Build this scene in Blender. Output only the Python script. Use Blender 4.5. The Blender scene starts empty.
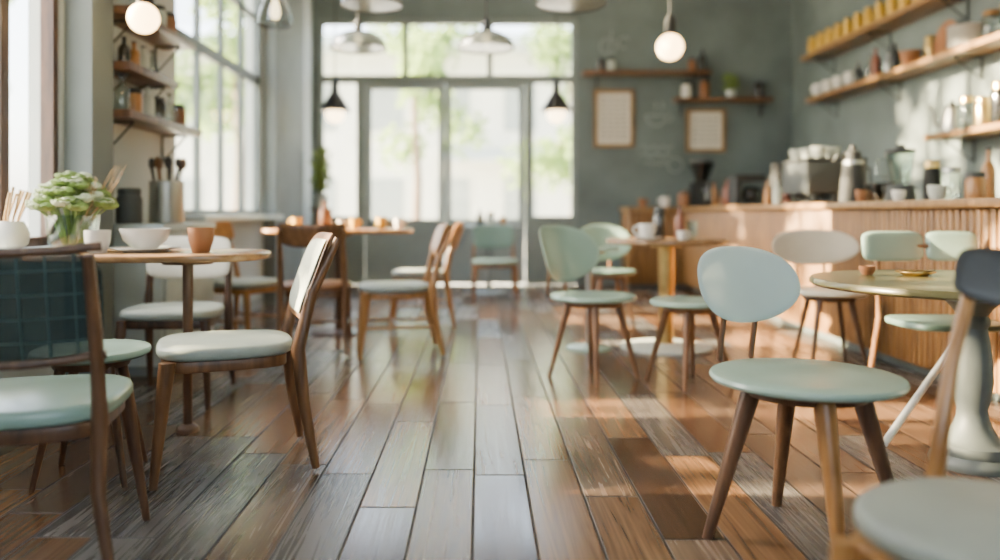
import bpy, bmesh, math, random
from mathutils import Vector, Matrix
random.seed(7)
PI = math.pi
COL = bpy.context.scene.collection
ORD = ['first','second','third','fourth','fifth','sixth','seventh','eighth','ninth','tenth','eleventh','twelfth','thirteenth','fourteenth']

# ------------------------------------------------------------------ materials
def nodes(name):
    m = bpy.data.materials.new(name); m.use_nodes = True
    nt = m.node_tree
    return m, nt, nt.nodes['Principled BSDF']

def mat(name, col, rough=.5, metal=0., var=.12, scale=9., bump=0., emit=None, es=0.):
    m, nt, b = nodes(name)
    tc = nt.nodes.new('ShaderNodeTexCoord')
    n = nt.nodes.new('ShaderNodeTexNoise'); n.inputs['Scale'].default_value = scale; n.inputs['Detail'].default_value = 4
    nt.links.new(tc.outputs['Object'], n.inputs['Vector'])
    r = nt.nodes.new('ShaderNodeValToRGB')
    r.color_ramp.elements[0].position = .3; r.color_ramp.elements[1].position = .7
    r.color_ramp.elements[0].color = (*[c*(1-var) for c in col], 1)
    r.color_ramp.elements[1].color = (*[min(1, c*(1+var)) for c in col], 1)
    nt.links.new(n.outputs['Fac'], r.inputs['Fac']); nt.links.new(r.outputs['Color'], b.inputs['Base Color'])
    b.inputs['Roughness'].default_value = rough; b.inputs['Metallic'].default_value = metal
    if bump:
        n2 = nt.nodes.new('ShaderNodeTexNoise'); n2.inputs['Scale'].default_value = scale*14
        nt.links.new(tc.outputs['Object'], n2.inputs['Vector'])
        bp = nt.nodes.new('ShaderNodeBump'); bp.inputs['Strength'].default_value = bump; bp.inputs['Distance'].default_value = .01
        nt.links.new(n2.outputs['Fac'], bp.inputs['Height']); nt.links.new(bp.outputs['Normal'], b.inputs['Normal'])
    if emit:
        b.inputs['Emission Color'].default_value = (*emit, 1); b.inputs['Emission Strength'].default_value = es
    return m

def wood(name, dark, light, rough=.4, sc=(14, 14, 2.0)):
    m, nt, b = nodes(name)
    tc = nt.nodes.new('ShaderNodeTexCoord'); mp = nt.nodes.new('ShaderNodeMapping'); mp.inputs['Scale'].default_value = sc
    n = nt.nodes.new('ShaderNodeTexNoise'); n.inputs['Scale'].default_value = 2.2; n.inputs['Detail'].default_value = 7; n.inputs['Distortion'].default_value = .6
    r = nt.nodes.new('ShaderNodeValToRGB'); r.color_ramp.elements[0].position = .32; r.color_ramp.elements[1].position = .7
    r.color_ramp.elements[0].color = (*dark, 1); r.color_ramp.elements[1].color = (*light, 1)
    L = nt.links.new
    L(tc.outputs['Object'], mp.inputs['Vector']); L(mp.outputs['Vector'], n.inputs['Vector']); L(n.outputs['Fac'], r.inputs['Fac']); L(r.outputs['Color'], b.inputs['Base Color'])
    bp = nt.nodes.new('ShaderNodeBump'); bp.inputs['Strength'].default_value = .15; bp.inputs['Distance'].default_value = .005
    L(n.outputs['Fac'], bp.inputs['Height']); L(bp.outputs['Normal'], b.inputs['Normal'])
    b.inputs['Roughness'].default_value = rough
    return m

def glass(name, tint=(1, 1, 1), fac=.08, rough=.03, k=.5):
    m = bpy.data.materials.new(name); m.use_nodes = True; nt = m.node_tree
    nt.nodes.remove(nt.nodes['Principled BSDF'])
    out = nt.nodes['Material Output']
    t = nt.nodes.new('ShaderNodeBsdfTransparent'); t.inputs['Color'].default_value = (*tint, 1)
    g = nt.nodes.new('ShaderNodeBsdfGlossy'); g.inputs['Roughness'].default_value = rough
    lw = nt.nodes.new('ShaderNodeLayerWeight'); lw.inputs['Blend'].default_value = .25
    mm = nt.nodes.new('ShaderNodeMath'); mm.operation = 'MULTIPLY_ADD'; mm.inputs[1].default_value = k; mm.inputs[2].default_value = fac
    mx = nt.nodes.new('ShaderNodeMixShader')
    nt.links.new(lw.outputs['Facing'], mm.inputs[0]); nt.links.new(mm.outputs[0], mx.inputs['Fac'])
    nt.links.new(t.outputs[0], mx.inputs[1]); nt.links.new(g.outputs[0], mx.inputs[2]); nt.links.new(mx.outputs[0], out.inputs['Surface'])
    return m

def sheer(name, col, clear=.3, cclear=(1, 1, 1), gloss=0.):
    """diffuse + translucent, partly see-through: frosted glass, leaves"""
    m = bpy.data.materials.new(name); m.use_nodes = True; nt = m.node_tree; L = nt.links.new
    nt.nodes.remove(nt.nodes['Principled BSDF']); out = nt.nodes['Material Output']
    tc = nt.nodes.new('ShaderNodeTexCoord'); n = nt.nodes.new('ShaderNodeTexNoise'); n.inputs['Scale'].default_value = 3
    r = nt.nodes.new('ShaderNodeValToRGB'); r.color_ramp.elements[0].color = (*[c*.75 for c in col], 1); r.color_ramp.elements[1].color = (*[min(1, c*1.2) for c in col], 1)
    L(tc.outputs['Object'], n.inputs['Vector']); L(n.outputs['Fac'], r.inputs['Fac'])
    d = nt.nodes.new('ShaderNodeBsdfDiffuse'); t = nt.nodes.new('ShaderNodeBsdfTranslucent'); tr = nt.nodes.new('ShaderNodeBsdfTransparent'); tr.inputs[0].default_value = (*cclear, 1)
    L(r.outputs[0], d.inputs[0]); L(r.outputs[0], t.inputs[0])
    a = nt.nodes.new('ShaderNodeMixShader'); b = nt.nodes.new('ShaderNodeMixShader'); b.inputs[0].default_value = clear
    L(d.outputs[0], a.inputs[1]); L(t.outputs[0], a.inputs[2]); L(a.outputs[0], b.inputs[1]); L(tr.outputs[0], b.inputs[2])
    if gloss:
        g = nt.nodes.new('ShaderNodeBsdfGlossy'); g.inputs['Roughness'].default_value = .12
        lw = nt.nodes.new('ShaderNodeLayerWeight'); lw.inputs['Blend'].default_value = .3
        mm = nt.nodes.new('ShaderNodeMath'); mm.operation = 'MULTIPLY_ADD'; mm.inputs[1].default_value = gloss; mm.inputs[2].default_value = .06
        c = nt.nodes.new('ShaderNodeMixShader'); L(lw.outputs['Facing'], mm.inputs[0]); L(mm.outputs[0], c.inputs[0]); L(b.outputs[0], c.inputs[1]); L(g.outputs[0], c.inputs[2]); L(c.outputs[0], out.inputs['Surface'])
    else: L(b.outputs[0], out.inputs['Surface'])
    return m

def floor_mat():
    m, nt, b = nodes('plank_floor'); L = nt.links.new
    def math_(op, a, bb=None, c=None):
        n = nt.nodes.new('ShaderNodeMath'); n.operation = op
        for i, v in enumerate((a, bb, c)):
            if v is None: continue
            if isinstance(v, (int, float)): n.inputs[i].default_value = v
            else: L(v, n.inputs[i])
        return n.outputs[0]
    tc = nt.nodes.new('ShaderNodeTexCoord'); sp = nt.nodes.new('ShaderNodeSeparateXYZ'); L(tc.outputs['Object'], sp.inputs[0])
    x, y = sp.outputs[0], sp.outputs[1]
    W, LN = .175, 1.0
    xs = math_('DIVIDE', math_('ADD', x, .02), W); row = math_('FLOOR', xs); fx = math_('SUBTRACT', xs, row)
    w1 = nt.nodes.new('ShaderNodeTexWhiteNoise'); w1.noise_dimensions = '1D'; L(row, w1.inputs['W'])
    ys = math_('ADD', math_('DIVIDE', y, LN), math_('MULTIPLY', w1.outputs['Value'], 7.3)); cl = math_('FLOOR', ys); fy = math_('SUBTRACT', ys, cl)
    cv = nt.nodes.new('ShaderNodeCombineXYZ'); L(row, cv.inputs[0]); L(cl, cv.inputs[1])
    w2 = nt.nodes.new('ShaderNodeTexWhiteNoise'); w2.noise_dimensions = '2D'; L(cv.outputs[0], w2.inputs['Vector'])
    v = w2.outputs['Value']
    rp = nt.nodes.new('ShaderNodeValToRGB'); e = rp.color_ramp
    stops = [(0, (.054, .026, .013)), (.2, (.122, .061, .029)), (.4, (.178, .091, .041)), (.55, (.080, .048, .030)), (.7, (.145, .094, .061)), (.84, (.080, .078, .076)), (1, (.135, .125, .112))]
    e.elements[0].color = (*stops[0][1], 1); e.elements[1].color = (*stops[-1][1], 1)
    for p, c in stops[1:-1]:
        q = e.elements.new(p); q.color = (*c, 1)
    L(v, rp.inputs['Fac'])
    gv = nt.nodes.new('ShaderNodeCombineXYZ'); L(math_('MULTIPLY', x, 34), gv.inputs[0]); L(math_('MULTIPLY', y, 1.1), gv.inputs[1]); L(math_('MULTIPLY', v, 60), gv.inputs[2])
    gn = nt.nodes.new('ShaderNodeTexNoise'); gn.inputs['Scale'].default_value = 1.2; gn.inputs['Detail'].default_value = 7; gn.inputs['Distortion'].default_value = 1.6; L(gv.outputs[0], gn.inputs['Vector'])
    g = math_('MULTIPLY_ADD', gn.outputs['Fac'], 2.2, -.1)
    dx = math_('MULTIPLY', math_('MINIMUM', fx, math_('SUBTRACT', 1, fx)), W)
    dy = math_('MULTIPLY', math_('MINIMUM', fy, math_('SUBTRACT', 1, fy)), LN)
    d = math_('MINIMUM', dx, dy)
    mr = nt.nodes.new('ShaderNodeMapRange'); mr.inputs['From Min'].default_value = .0015; mr.inputs['From Max'].default_value = .0055; L(d, mr.inputs['Value'])
    gap = mr.outputs[0]
    tot = math_('MULTIPLY', g, math_('MULTIPLY_ADD', gap, .95, .05))
    vm = nt.nodes.new('ShaderNodeVectorMath'); vm.operation = 'SCALE'; L(rp.outputs['Color'], vm.inputs[0]); L(tot, vm.inputs['Scale'])
    L(vm.outputs[0], b.inputs['Base Color'])
    rv = math_('MULTIPLY_ADD', v, .12, math_('MULTIPLY_ADD', gn.outputs['Fac'], .2, .07))
    L(math_('MULTIPLY_ADD', math_('SUBTRACT', 1, gap), .5, rv), b.inputs['Roughness'])
    bp = nt.nodes.new('ShaderNodeBump'); bp.inputs['Strength'].default_value = .38; bp.inputs['Distance'].default_value = .004
    L(math_('MULTIPLY_ADD', gn.outputs['Fac'], .18, gap), bp.inputs['Height']); L(bp.outputs['Normal'], b.inputs['Normal'])
    return m

def brick_mat(name, c1, c2, mortar, ms, bw, rh, rough=.6, see=0.):
    m, nt, b = nodes(name); L = nt.links.new
    tc = nt.nodes.new('ShaderNodeTexCoord'); mp = nt.nodes.new('ShaderNodeMapping'); mp.inputs['Rotation'].default_value = (PI/2, 0, 0)
    br = nt.nodes.new('ShaderNodeTexBrick'); br.offset = 0
    for k, vv in (('Color1', c1), ('Color2', c2), ('Mortar', mortar)): br.inputs[k].default_value = (*vv, 1)
    br.inputs['Scale'].default_value = 1; br.inputs['Mortar Size'].default_value = ms; br.inputs['Brick Width'].default_value = bw; br.inputs['Row Height'].default_value = rh
    L(tc.outputs['Object'], mp.inputs[0]); L(mp.outputs[0], br.inputs['Vector']); L(br.outputs['Color'], b.inputs['Base Color']); b.inputs['Roughness'].default_value = rough
    if see:
        mm = nt.nodes.new('ShaderNodeMath'); mm.operation = 'MULTIPLY_ADD'; mm.inputs[1].default_value = see; mm.inputs[2].default_value = 1-see
        L(br.outputs['Fac'], mm.inputs[0]); L(mm.outputs[0], b.inputs['Alpha'])
    return m

M = {
 'floor': floor_mat(), 'plaid': brick_mat('teal_plaid', (.012, .030, .027), (.017, .040, .036), (.05, .085, .078), .0018, .055, .055, .65, .28),
 'print': brick_mat('printed_rows', (.36, .33, .28), (.44, .40, .34), (.66, .62, .54), .016, .085, .055, .8),
 'wall_green': mat('wall_green', (.132, .166, .166), .75, var=.2, scale=2.2, bump=.1),
 'wall_pale': mat('wall_pale', (.40, .445, .445), .8, var=.06, scale=2, bump=.08),
 'pillar': mat('pillar', (.13, .155, .155), .7, var=.1, scale=3),
 'ceiling': mat('ceiling', (.6, .6, .58), .9, var=.04),
 'frame_grey': mat('frame_grey', (.19, .225, .22), .5, var=.06),
 'frame_dark': mat('frame_dark', (.07, .09, .09), .5, var=.08),
 'door_grey': mat('door_grey', (.25, .295, .295), .5, var=.05),
 'panel_white': mat('panel_white', (.45, .52, .52), .5, var=.05),
 'mint': mat('mint', (.25, .37, .315), .26, var=.06, scale=5),
 'mint_pale': mat('mint_pale', (.29, .41, .345), .24, var=.05, scale=5),
 'mint_white': mat('mint_white', (.60, .70, .65), .15, var=.08, scale=3),
 'mint_deep': mat('mint_deep', (.10, .165, .145), .42, var=.08),
 'slate': mat('slate', (.035, .038, .038), .45, var=.1),
 'cream': mat('cream', (.60, .57, .47), .45, var=.05),
 'greyblue': mat('greyblue', (.32, .365, .32), .45, var=.06, scale=20, bump=.1),
 'beigegrey': mat('beigegrey', (.30, .32, .275), .5, var=.08),
 'walnut': wood('walnut', (.034, .016, .008), (.095, .045, .023)),
 'chestnut': wood('chestnut', (.06, .028, .014), (.155, .076, .037)),
 'teak': wood('teak', (.08, .035, .013), (.21, .098, .039)),
 'amber': wood('amber', (.23, .10, .026), (.42, .20, .062), .3),
 'oak': wood('oak', (.17, .088, .028), (.32, .175, .062), .35),
 'counter': wood('counter', (.13, .058, .0145), (.26, .127, .034), .5),
 'tabletop': wood('tabletop', (.16, .085, .037), (.30, .175, .083), .25, (3, 14, 14)),
 'olive': mat('olive', (.125, .11, .046), .25, var=.25, scale=3),
 'pedestal': mat('pedestal', (.12, .14, .132), .5, var=.1),
 'white': mat('white', (.70, .68, .62), .3, var=.03),
 'offwhite': mat('offwhite', (.46, .50, .45), .45, var=.05),
 'black': mat('black', (.012, .013, .014), .3, var=.2),
 'charcoal': mat('charcoal', (.016, .018, .019), .75, var=.15),
 'greybody': mat('greybody', (.038, .045, .046), .6, var=.1),
 'steel': mat('steel', (.36, .37, .36), .4, 1, var=.06),
 'alu': mat('alu', (.70, .73, .73), .35, .5, var=.04),
 'darksteel': mat('darksteel', (.03, .036, .037), .55, .1, var=.1),
 'brass': mat('brass', (.62, .43, .16), .28, 1, var=.1),
 'yellow': mat('yellow', (.58, .34, .03), .4, var=.1),
 'terracotta': mat('terracotta', (.24, .10, .038), .5, var=.1),
 'redbrown': mat('redbrown', (.18, .055, .028), .4, var=.1),
 'greenleaf': mat('greenleaf', (.16, .24, .055), .55, var=.35, scale=25),
 'treeleaf': sheer('treeleaf', (.24, .35, .12), 0.),
 'bark': mat('bark', (.14, .10, .07), .9, var=.3, scale=12, bump=.4),
 'petal': mat('petal', (.50, .56, .36), .6, var=.15, scale=40),
 'paper': mat('paper', (.68, .64, .55), .8, var=.04),
 'chalk': mat('chalk', (.29, .33, .32), .9),
 'straw': mat('straw', (.36, .24, .11), .7, var=.2, scale=30),
 'pave': mat('pave', (.5, .5, .46), .9, var=.1, scale=1.5),
 'render': mat('render', (.66, .66, .58), .9, var=.05, scale=1),
 'farwindow': mat('farwindow', (.30, .33, .31), .5, var=.1),
 'awning': mat('awning', (.40, .43, .41), .8),
 'glass': glass('glass_pane', fac=.02, k=.3), 'glassware': glass('glassware', (.80, .86, .84), .08, .05, .35),
 'smoke': glass('smoke_glass', (.28, .26, .24), .06, .1, .25),
 'shadeglass': sheer('shade_glass', (.36, .39, .37), .45, (.82, .87, .85), .5),
 'shadepale': sheer('shade_pale', (.40, .42, .38), .3, (.85, .88, .86), .4),
 'clearshade': glass('clear_shade', (.78, .82, .82), .15, .08, .6),
 'bulb': mat('bulb', (1, .85, .6), .4, emit=(1, .62, .25), es=12),
 'bulb_soft': mat('bulb_soft', (1, .9, .7), .4, emit=(1, .72, .38), es=10),
}

# ------------------------------------------------------------------ mesh builder
class MB:
    def __init__(s): s.bm = bmesh.new()
    def box(s, c, d, M_=None, bev=0.):
        g = bmesh.ops.create_cube(s.bm, size=1)
        vs = g['verts']
        for v in vs: v.co = Vector((v.co.x*d[0], v.co.y*d[1], v.co.z*d[2]))
        if bev:
            es = list({e for v in vs for e in v.link_edges})
            r = bmesh.ops.bevel(s.bm, geom=es, offset=bev, segments=2, affect='EDGES', profile=.6)
            vs = list({v for f in r['faces'] for v in f.verts} | {v for v in vs if v.is_valid})
        for v in vs:
            p = v.co.copy()
            if M_ is not None: p = M_ @ p
            v.co = p + Vector(c)
        return s
    def rings(s, rings, c0=True, c1=True):
        R = [[s.bm.verts.new(p) for p in r] for r in rings]
        n = len(R[0])
        for a, b in zip(R, R[1:]):
            for i in range(n):
                s.bm.faces.new((a[i], a[(i+1) % n], b[(i+1) % n], b[i]))
        if c0: s.bm.faces.new(R[0][::-1])
        if c1: s.bm.faces.new(R[-1])
        return s
    def leg(s, p0, p1, r0, r1, seg=14, ov=1.):
        return s.rings([[(p[0]+r*math.cos(2*PI*i/seg), p[1]+ov*r*math.sin(2*PI*i/seg), p[2]) for i in range(seg)] for p, r in ((p1, r1), (p0, r0))])
    def tube(s, pts, rad, seg=12):
        pts = [Vector(p) for p in pts]
        if not hasattr(rad, '__len__'): rad = [rad]*len(pts)
        rr = []; up = Vector((.13, .31, .94))
        for i, p in enumerate(pts):
            d = (pts[min(i+1, len(pts)-1)]-pts[max(i-1, 0)]).normalized()
            if abs(d.dot(up)) > .97: up = Vector((.9, .2, .1))
            u = d.cross(up).normalized(); w = u.cross(d)
            rr.append([p+rad[i]*(math.cos(2*PI*k/seg)*u+math.sin(2*PI*k/seg)*w) for k in range(seg)])
        return s.rings(rr)
    def lathe(s, prof, c=(0, 0, 0), seg=32, M_=None):
        rr = []
        for r, z in prof:
            r = max(r, .0004); q = []
            for i in range(seg):
                p = Vector((r*math.cos(2*PI*i/seg), r*math.sin(2*PI*i/seg), z))
                if M_ is not None: p = M_ @ p
                q.append(p+Vector(c))
            rr.append(q)
        return s.rings(rr)
    def slab(s, hw, hd, z0, z1, n=4., bev=.012, c=(0, 0), taper=0., seg=56):
        rr = []
        B = [(z0, bev), (z0+bev*.35, bev*.3), (z0+bev, 0), (z1-bev, 0), (z1-bev*.35, bev*.3), (z1, bev)]
        for z, i in B:
            q = []
            for k in range(seg):
                a = 2*PI*k/seg; ca, sa = math.cos(a), math.sin(a)
                x = math.copysign(abs(ca)**(2/n), ca)*(hw-i); y = math.copysign(abs(sa)**(2/n), sa)*(hd-i)
                x *= 1-taper*y/hd
                q.append((c[0]+x, c[1]+y, z))
            rr.append(q)
        return s.rings(rr)
    def pad(s, w, h, t, n=2.2, curve=0., M_=None, seg=44, K=7, egg=0.):
        M_ = M_ or Matrix()
        def pt(sc, a, side):
            ca, sa = math.cos(a), math.sin(a)
            x = math.copysign(abs(ca)**(2/n), ca)*w/2*sc; z = math.copysign(abs(sa)**(2/n), sa)*h/2*sc
            x *= 1+egg*z/h
            th = t/2*math.sqrt(max(0, 1-sc**5))
            return M_ @ Vector((x, curve*(x/(w/2))**2+side*th, z))
        fr = [[s.bm.verts.new(pt(math.sin(k/K*PI/2), 2*PI*i/seg, -1)) for i in range(seg)] for k in range(1, K)]
        bk = [[s.bm.verts.new(pt(math.sin(k/K*PI/2), 2*PI*i/seg, 1)) for i in range(seg)] for k in range(1, K)]
        rim = [s.bm.verts.new(pt(1, 2*PI*i/seg, 0)) for i in range(seg)]
        for S, flip in ((fr+[rim], 0), (bk+[rim], 1)):
            for a, b in zip(S, S[1:]):
                for i in range(seg):
                    s.bm.faces.new((a[i], a[(i+1) % seg], b[(i+1) % seg], b[i]))
            c = s.bm.verts.new(pt(0, 0, 1 if flip else -1))
            for i in range(seg): s.bm.faces.new((c, S[0][i], S[0][(i+1) % seg]))
        return s
    def build(s, name, m, parent=None, loc=None, ang=40):
        bmesh.ops.recalc_face_normals(s.bm, faces=s.bm.faces)
        me = bpy.data.meshes.new(name); s.bm.to_mesh(me); s.bm.free()
        for p in me.polygons: p.use_smooth = True
        me.set_sharp_from_angle(angle=math.radians(ang))
        me.materials.append(M[m])
        o = bpy.data.objects.new(name, me); COL.objects.link(o)
        if parent: o.parent = parent
        if loc: o.location = loc
        return o

def T(x, y, z): return Matrix.Translation((x, y, z))
def RX(a): return Matrix.Rotation(a, 4, 'X')
def RZ(a): return Matrix.Rotation(a, 4, 'Z')
def tag(o, label, cat, group=None, kind=None):
    o['label'] = label; o['category'] = cat
    if group: o['group'] = group
    if kind: o['kind'] = kind
    return o
def thing(name, label, cat, loc, rot=0, group=None):
    o = bpy.data.objects.new(name, None); COL.objects.link(o); o.empty_display_size = .1
    o.location = loc; o.rotation_euler = (0, 0, math.radians(rot))
    return tag(o, label, cat, group)
def struct(o): o['kind'] = 'structure'; return o

# ------------------------------------------------------------------ room
XL, XR, YB, H = -2.1, 3.9, 10.0, 4.6
struct(MB().box(((XL+XR)/2, 4.5, -.05), (XR-XL, 11., .1)).build('floor', 'floor'))
struct(MB().box(((XL+XR)/2, 4.5, H+.05), (XR-XL+.4, 11.4, .1)).build('ceiling', 'ceiling'))
def span_box(mb, x0, x1, y0, y1, z0, z1): return mb.box(((x0+x1)/2, (y0+y1)/2, (z0+z1)/2), (x1-x0, y1-y0, z1-z0))
w = MB()
W1 = (2.6, 4.0, .74, 4.2); W2 = (5.5, 7.7, .88, 4.2)
x0, x1 = XL-.16, XL
span_box(w, x0, x1, -1, W1[0], 0, H); span_box(w, x0, x1, W1[0], W1[1], 0, W1[2]); span_box(w, x0, x1, W1[0], W1[1], W1[3], H)
span_box(w, x0, x1, W1[1], W2[0], 0, H); span_box(w, x0, x1, W2[0], W2[1], 0, W2[2]); span_box(w, x0, x1, W2[0], W2[1], W2[3], H)
span_box(w, x0, x1, W2[1], YB+.2, 0, H)
struct(w.build('wall_left', 'wall_pale'))
w = MB(); OX0, OX1, OZ = -2.04, 1.22, 3.34
span_box(w, XL, OX0, YB, YB+.2, 0, H); span_box(w, OX0, OX1, YB, YB+.2, OZ, H); span_box(w, OX1, XR+.2, YB, YB+.2, 0, H)
struct(w.build('wall_back', 'wall_green'))
w = MB(); span_box(w, XR, XR+.2, -1, YB, 0, H); struct(w.build('wall_right', 'wall_green'))
# wall behind the camera; its unseen opening is added and sized for sky fill
w = MB(); span_box(w, XL-.22, -1.0, -1.2, -1, 0, H); span_box(w, 1.5, XR+.2, -1.2, -1, 0, H); span_box(w, -1.0, 1.5, -1.2, -1, 2.6, H); span_box(w, -1.0, 1.5, -1.2, -1, 0, 1.25)
struct(w.build('wall_front', 'wall_pale'))
t = MB(); span_box(t, XL, XL+.14, 4.04, 4.28, 0, H); struct(t.build('trim_1', 'pillar'))
t = MB(); span_box(t, XL, XL+.12, 7.75, 9.0, 0, H); struct(t.build('trim_2', 'pillar'))
t = MB(); span_box(t, XL, XL+.02, 4.3, 7.7, 0, .1); span_box(t, XL, XL+.02, 1, 4.0, 0, .1); struct(t.build('baseboard_left', 'frame_grey'))
t = MB(); span_box(t, XR-.02, XR, 3, YB, 0, .1); struct(t.build('baseboard_right', 'frame_dark'))

def window_left(name, Wd, ys, zs, m, mw=.02):
    y0, y1, z0, z1 = Wd; f = .045; xa, xb = XL-.075, XL-.01
    g = MB()
    span_box(g, xa, xb, y0, y0+f, z0, z1); span_box(g, xa, xb, y1-f, y1, z0, z1)
    span_box(g, xa, xb, y0+f, y1-f, z0, z0+f); span_box(g, xa, xb, y0+f, y1-f, z1-f, z1)
    for y in ys: span_box(g, xa+.01, xb-.01, y-mw, y+mw, z0+f, z1-f)
    for z, hh in zs: span_box(g, xa+.012, xb-.012, y0+f, y1-f, z-hh, z+hh)
    o = struct(g.build(name, m))
    p = MB(); span_box(p, XL-.047, XL-.041, y0+.03, y1-.03, z0+.03, z1-.03); p.build('pane', 'glass', o)
    s = MB(); s.box((XL-.0+.08, (y0+y1)/2, z0-.02), (.26, y1-y0, .04), bev=.006); s.build('sill', 'panel_white', o)
    return o
window_left('window_1', W1, [3.57], [(2.75, .03)], 'walnut', .035)
window_left('window_2', W2, [6.05, 6.6, 7.15], [(2.16, .045), (2.75, .02), (3.4, .02)], 'frame_dark')

# back window: frame + centre double door
def pxX(p): return (p-480)/80.
g = MB(); fa, fb = YB+.03, YB+.13; ZT = 2.58
span_box(g, OX0, OX0+.07, fa, fb, 0, OZ); span_box(g, OX1-.07, OX1, fa, fb, 0, OZ); span_box(g, OX0+.07, OX1-.07, fa, fb, OZ-.07, OZ)
span_box(g, OX0+.07, OX1-.07, fa, fb, ZT-.05, ZT+.05)
for p in (405, 490): span_box(g, pxX(p)-.035, pxX(p)+.035, fa+.01, fb-.01, ZT+.05, OZ-.07)
for xx in (-1.5, .62): span_box(g, xx-.05, xx+.05, fa, fb, 0, ZT-.05)
for a, b in ((OX0+.07, -1.55), (.67, OX1-.07)):
    span_box(g, a, b, fa, fb, 0, .8); span_box(g, a, b, fa-.02, fb, .8, .86)
win = struct(g.build('window_3', 'frame_grey'))
p = MB()
span_box(p, OX0+.05, OX1-.05, YB+.078, YB+.082, ZT+.03, OZ-.05)
span_box(p, OX0+.05, -1.53, YB+.078, YB+.082, .84, ZT-.03); span_box(p, .65, OX1-.05, YB+.078, YB+.082, .84, ZT-.03)
p.build('pane', 'glass', win)
for i, (a, b) in enumerate(((-1.44, -.445), (-.435, .56))):
    g = MB(); ya, yb = YB+.05, YB+.11
    span_box(g, a, a+.075, ya, yb, .01, ZT-.055); span_box(g, b-.075, b, ya, yb, .01, ZT-.055); span_box(g, a+.075, b-.075, ya, yb, ZT-.13, ZT-.055)
    span_box(g, a+.075, b-.075, ya+.01, yb-.01, .01, .74); span_box(g, a+.075, b-.075, ya, yb, .74, .82)
    d = struct(g.build('door_%d' % (i+1), 'door_grey'))
    p = MB(); span_box(p, a+.065, b-.065, YB+.078, YB+.082, .8, ZT-.11); p.build('pane', 'glass', d)
    hx = b-.045 if i == 0 else a+.045
    MB().tube([(hx, ya, 1.0), (hx, ya-.05, 1.02), (hx, ya-.05, 1.28), (hx, ya, 1.3)], .01).build('handle', 'steel', d)

# ------------------------------------------------------------------ chairs
def round_chair(name, label, loc, rot, seat_m='mint', leg_m='walnut', h=.45, r=.22, back=None, r0=.12, r1=.24, ang=45, cat='chair', thick=.032, lr=.019, legm=None, tilt=-10):
    o = thing(name, label, cat, loc, rot)
    a = thick
    MB().lathe([(0, h-a), (r*.9, h-a), (r*.985, h-a*.7), (r, h-a*.4), (r*.985, h-a*.1), (r*.95, h), (r*.6, h-.004), (0, h-.007)], seg=56).build('seat', seat_m, o)
    MB().lathe([(0, h-a-.03), (r0+.02, h-a-.03), (r0+.03, h-a-.001), (0, h-a-.001)]).build('seat_frame', leg_m, o)
    for k in range(4):
        q = math.radians(ang+90*k); c, s = math.cos(q), math.sin(q)
        MB().leg((r0*c, r0*s, h-a-.002), (r1*c, r1*s, 0), lr, lr*.5).build('leg', (legm[k] if legm else leg_m), o)
    if back:
        bw, bh, bz, by, bc, bm_ = back
        MB().pad(bw, bh, .026, 2.25, bc, T(0, by, bz) @ RX(math.radians(tilt)), egg=-.12).build('backrest', bm_, o)
        for s in (-1, 1):
            x = s*bw*.16
            MB().tube([(x*.9, r*.6, h-a-.012), (x*.95, r+.005, h-a-.012), (x, r+.022, h+.0), (x, by+.012-bh*.3*math.tan(math.radians(-tilt-8)), bz-bh*.3), (x, by+.026, bz-.01)], [.009]*5, 10).build('back_support', leg_m, o)
    return o

def frame_chair(name, label, loc, rot, seat_m='greyblue', leg_m='walnut', back_m=None, w=.42, d=.42, h=.45, top=.81, lean=.12, bz=(.55, .81), curve=-.03, bt=.03, rail=True, kick=.08, spread=.0, sq=3.2, lr=1., padm=None, rails=False):
    o = thing(name, label, 'chair', loc, rot)
    back_m = back_m or seat_m
    MB().slab(w/2+.012, d/2+.012, h-.045, h, sq, .016, taper=.06).build('seat', seat_m, o)
    MB().slab(w/2-.015, d/2-.015, h-.085, h-.046, 5, .004, taper=.06).build('seat_frame', leg_m, o)
    for s in (-1, 1):
        MB().leg((s*(w/2-.022), -d/2+.028, h-.046), (s*(w/2+spread), -d/2-.015, 0), .025*lr, .012*lr).build('leg', leg_m, o)
    for s in (-1, 1):
        MB().tube([(s*(w/2+spread), d/2+kick, .0125*lr), (s*(w/2-.012), d/2+.03, h*.55), (s*(w/2-.012), d/2+.012, h-.02), (s*(w/2-.015), d/2+.012+lean*.35, h+(top-h)*.45), (s*(w/2-.02), d/2+.012+lean, top-.02)], [.012*lr, .019*lr, .022*lr, .018*lr, .013]).build('leg', leg_m, o)
    zc = (bz[0]+bz[1])/2; f = (zc-h)/(top-h); yc = d/2+.012+lean*f-.012
    Mb = T(0, yc-curve*.5, zc) @ RX(-math.atan2(lean, top-h))
    MB().pad(w+.0, bz[1]-bz[0], bt, 5, curve, Mb).build('backrest', back_m, o)
    if rails:
        for nm, zz in (('top_rail', (bz[1]-bz[0])/2), ('bottom_rail', -(bz[1]-bz[0])/2)):
            MB().tube([Mb @ Vector((w/2*q, curve*q*q, zz)) for q in (-1, -.6, -.2, .2, .6, 1)], .011).build(nm, leg_m, o)
    if padm:
        MB().pad(w-.05, bz[1]-bz[0]-.05, .014, 5, curve*.8, T(0, yc-curve*.5-bt*.5-.004, zc) @ RX(-math.atan2(lean, top-h))).build('back_pad', padm, o)
    if rail:
        MB().tube([(-w/2+.02, 0, h*.42), (w/2-.02, 0, h*.42)], .009).build('stretcher', leg_m, o)
        for s in (-1, 1):
            MB().tube([(s*(w/2-.004), -d/2+.012, h*.42), (s*(w/2-.004), d/2+.04, h*.42)], .009).build('stretcher', leg_m, o)
    return o

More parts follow.
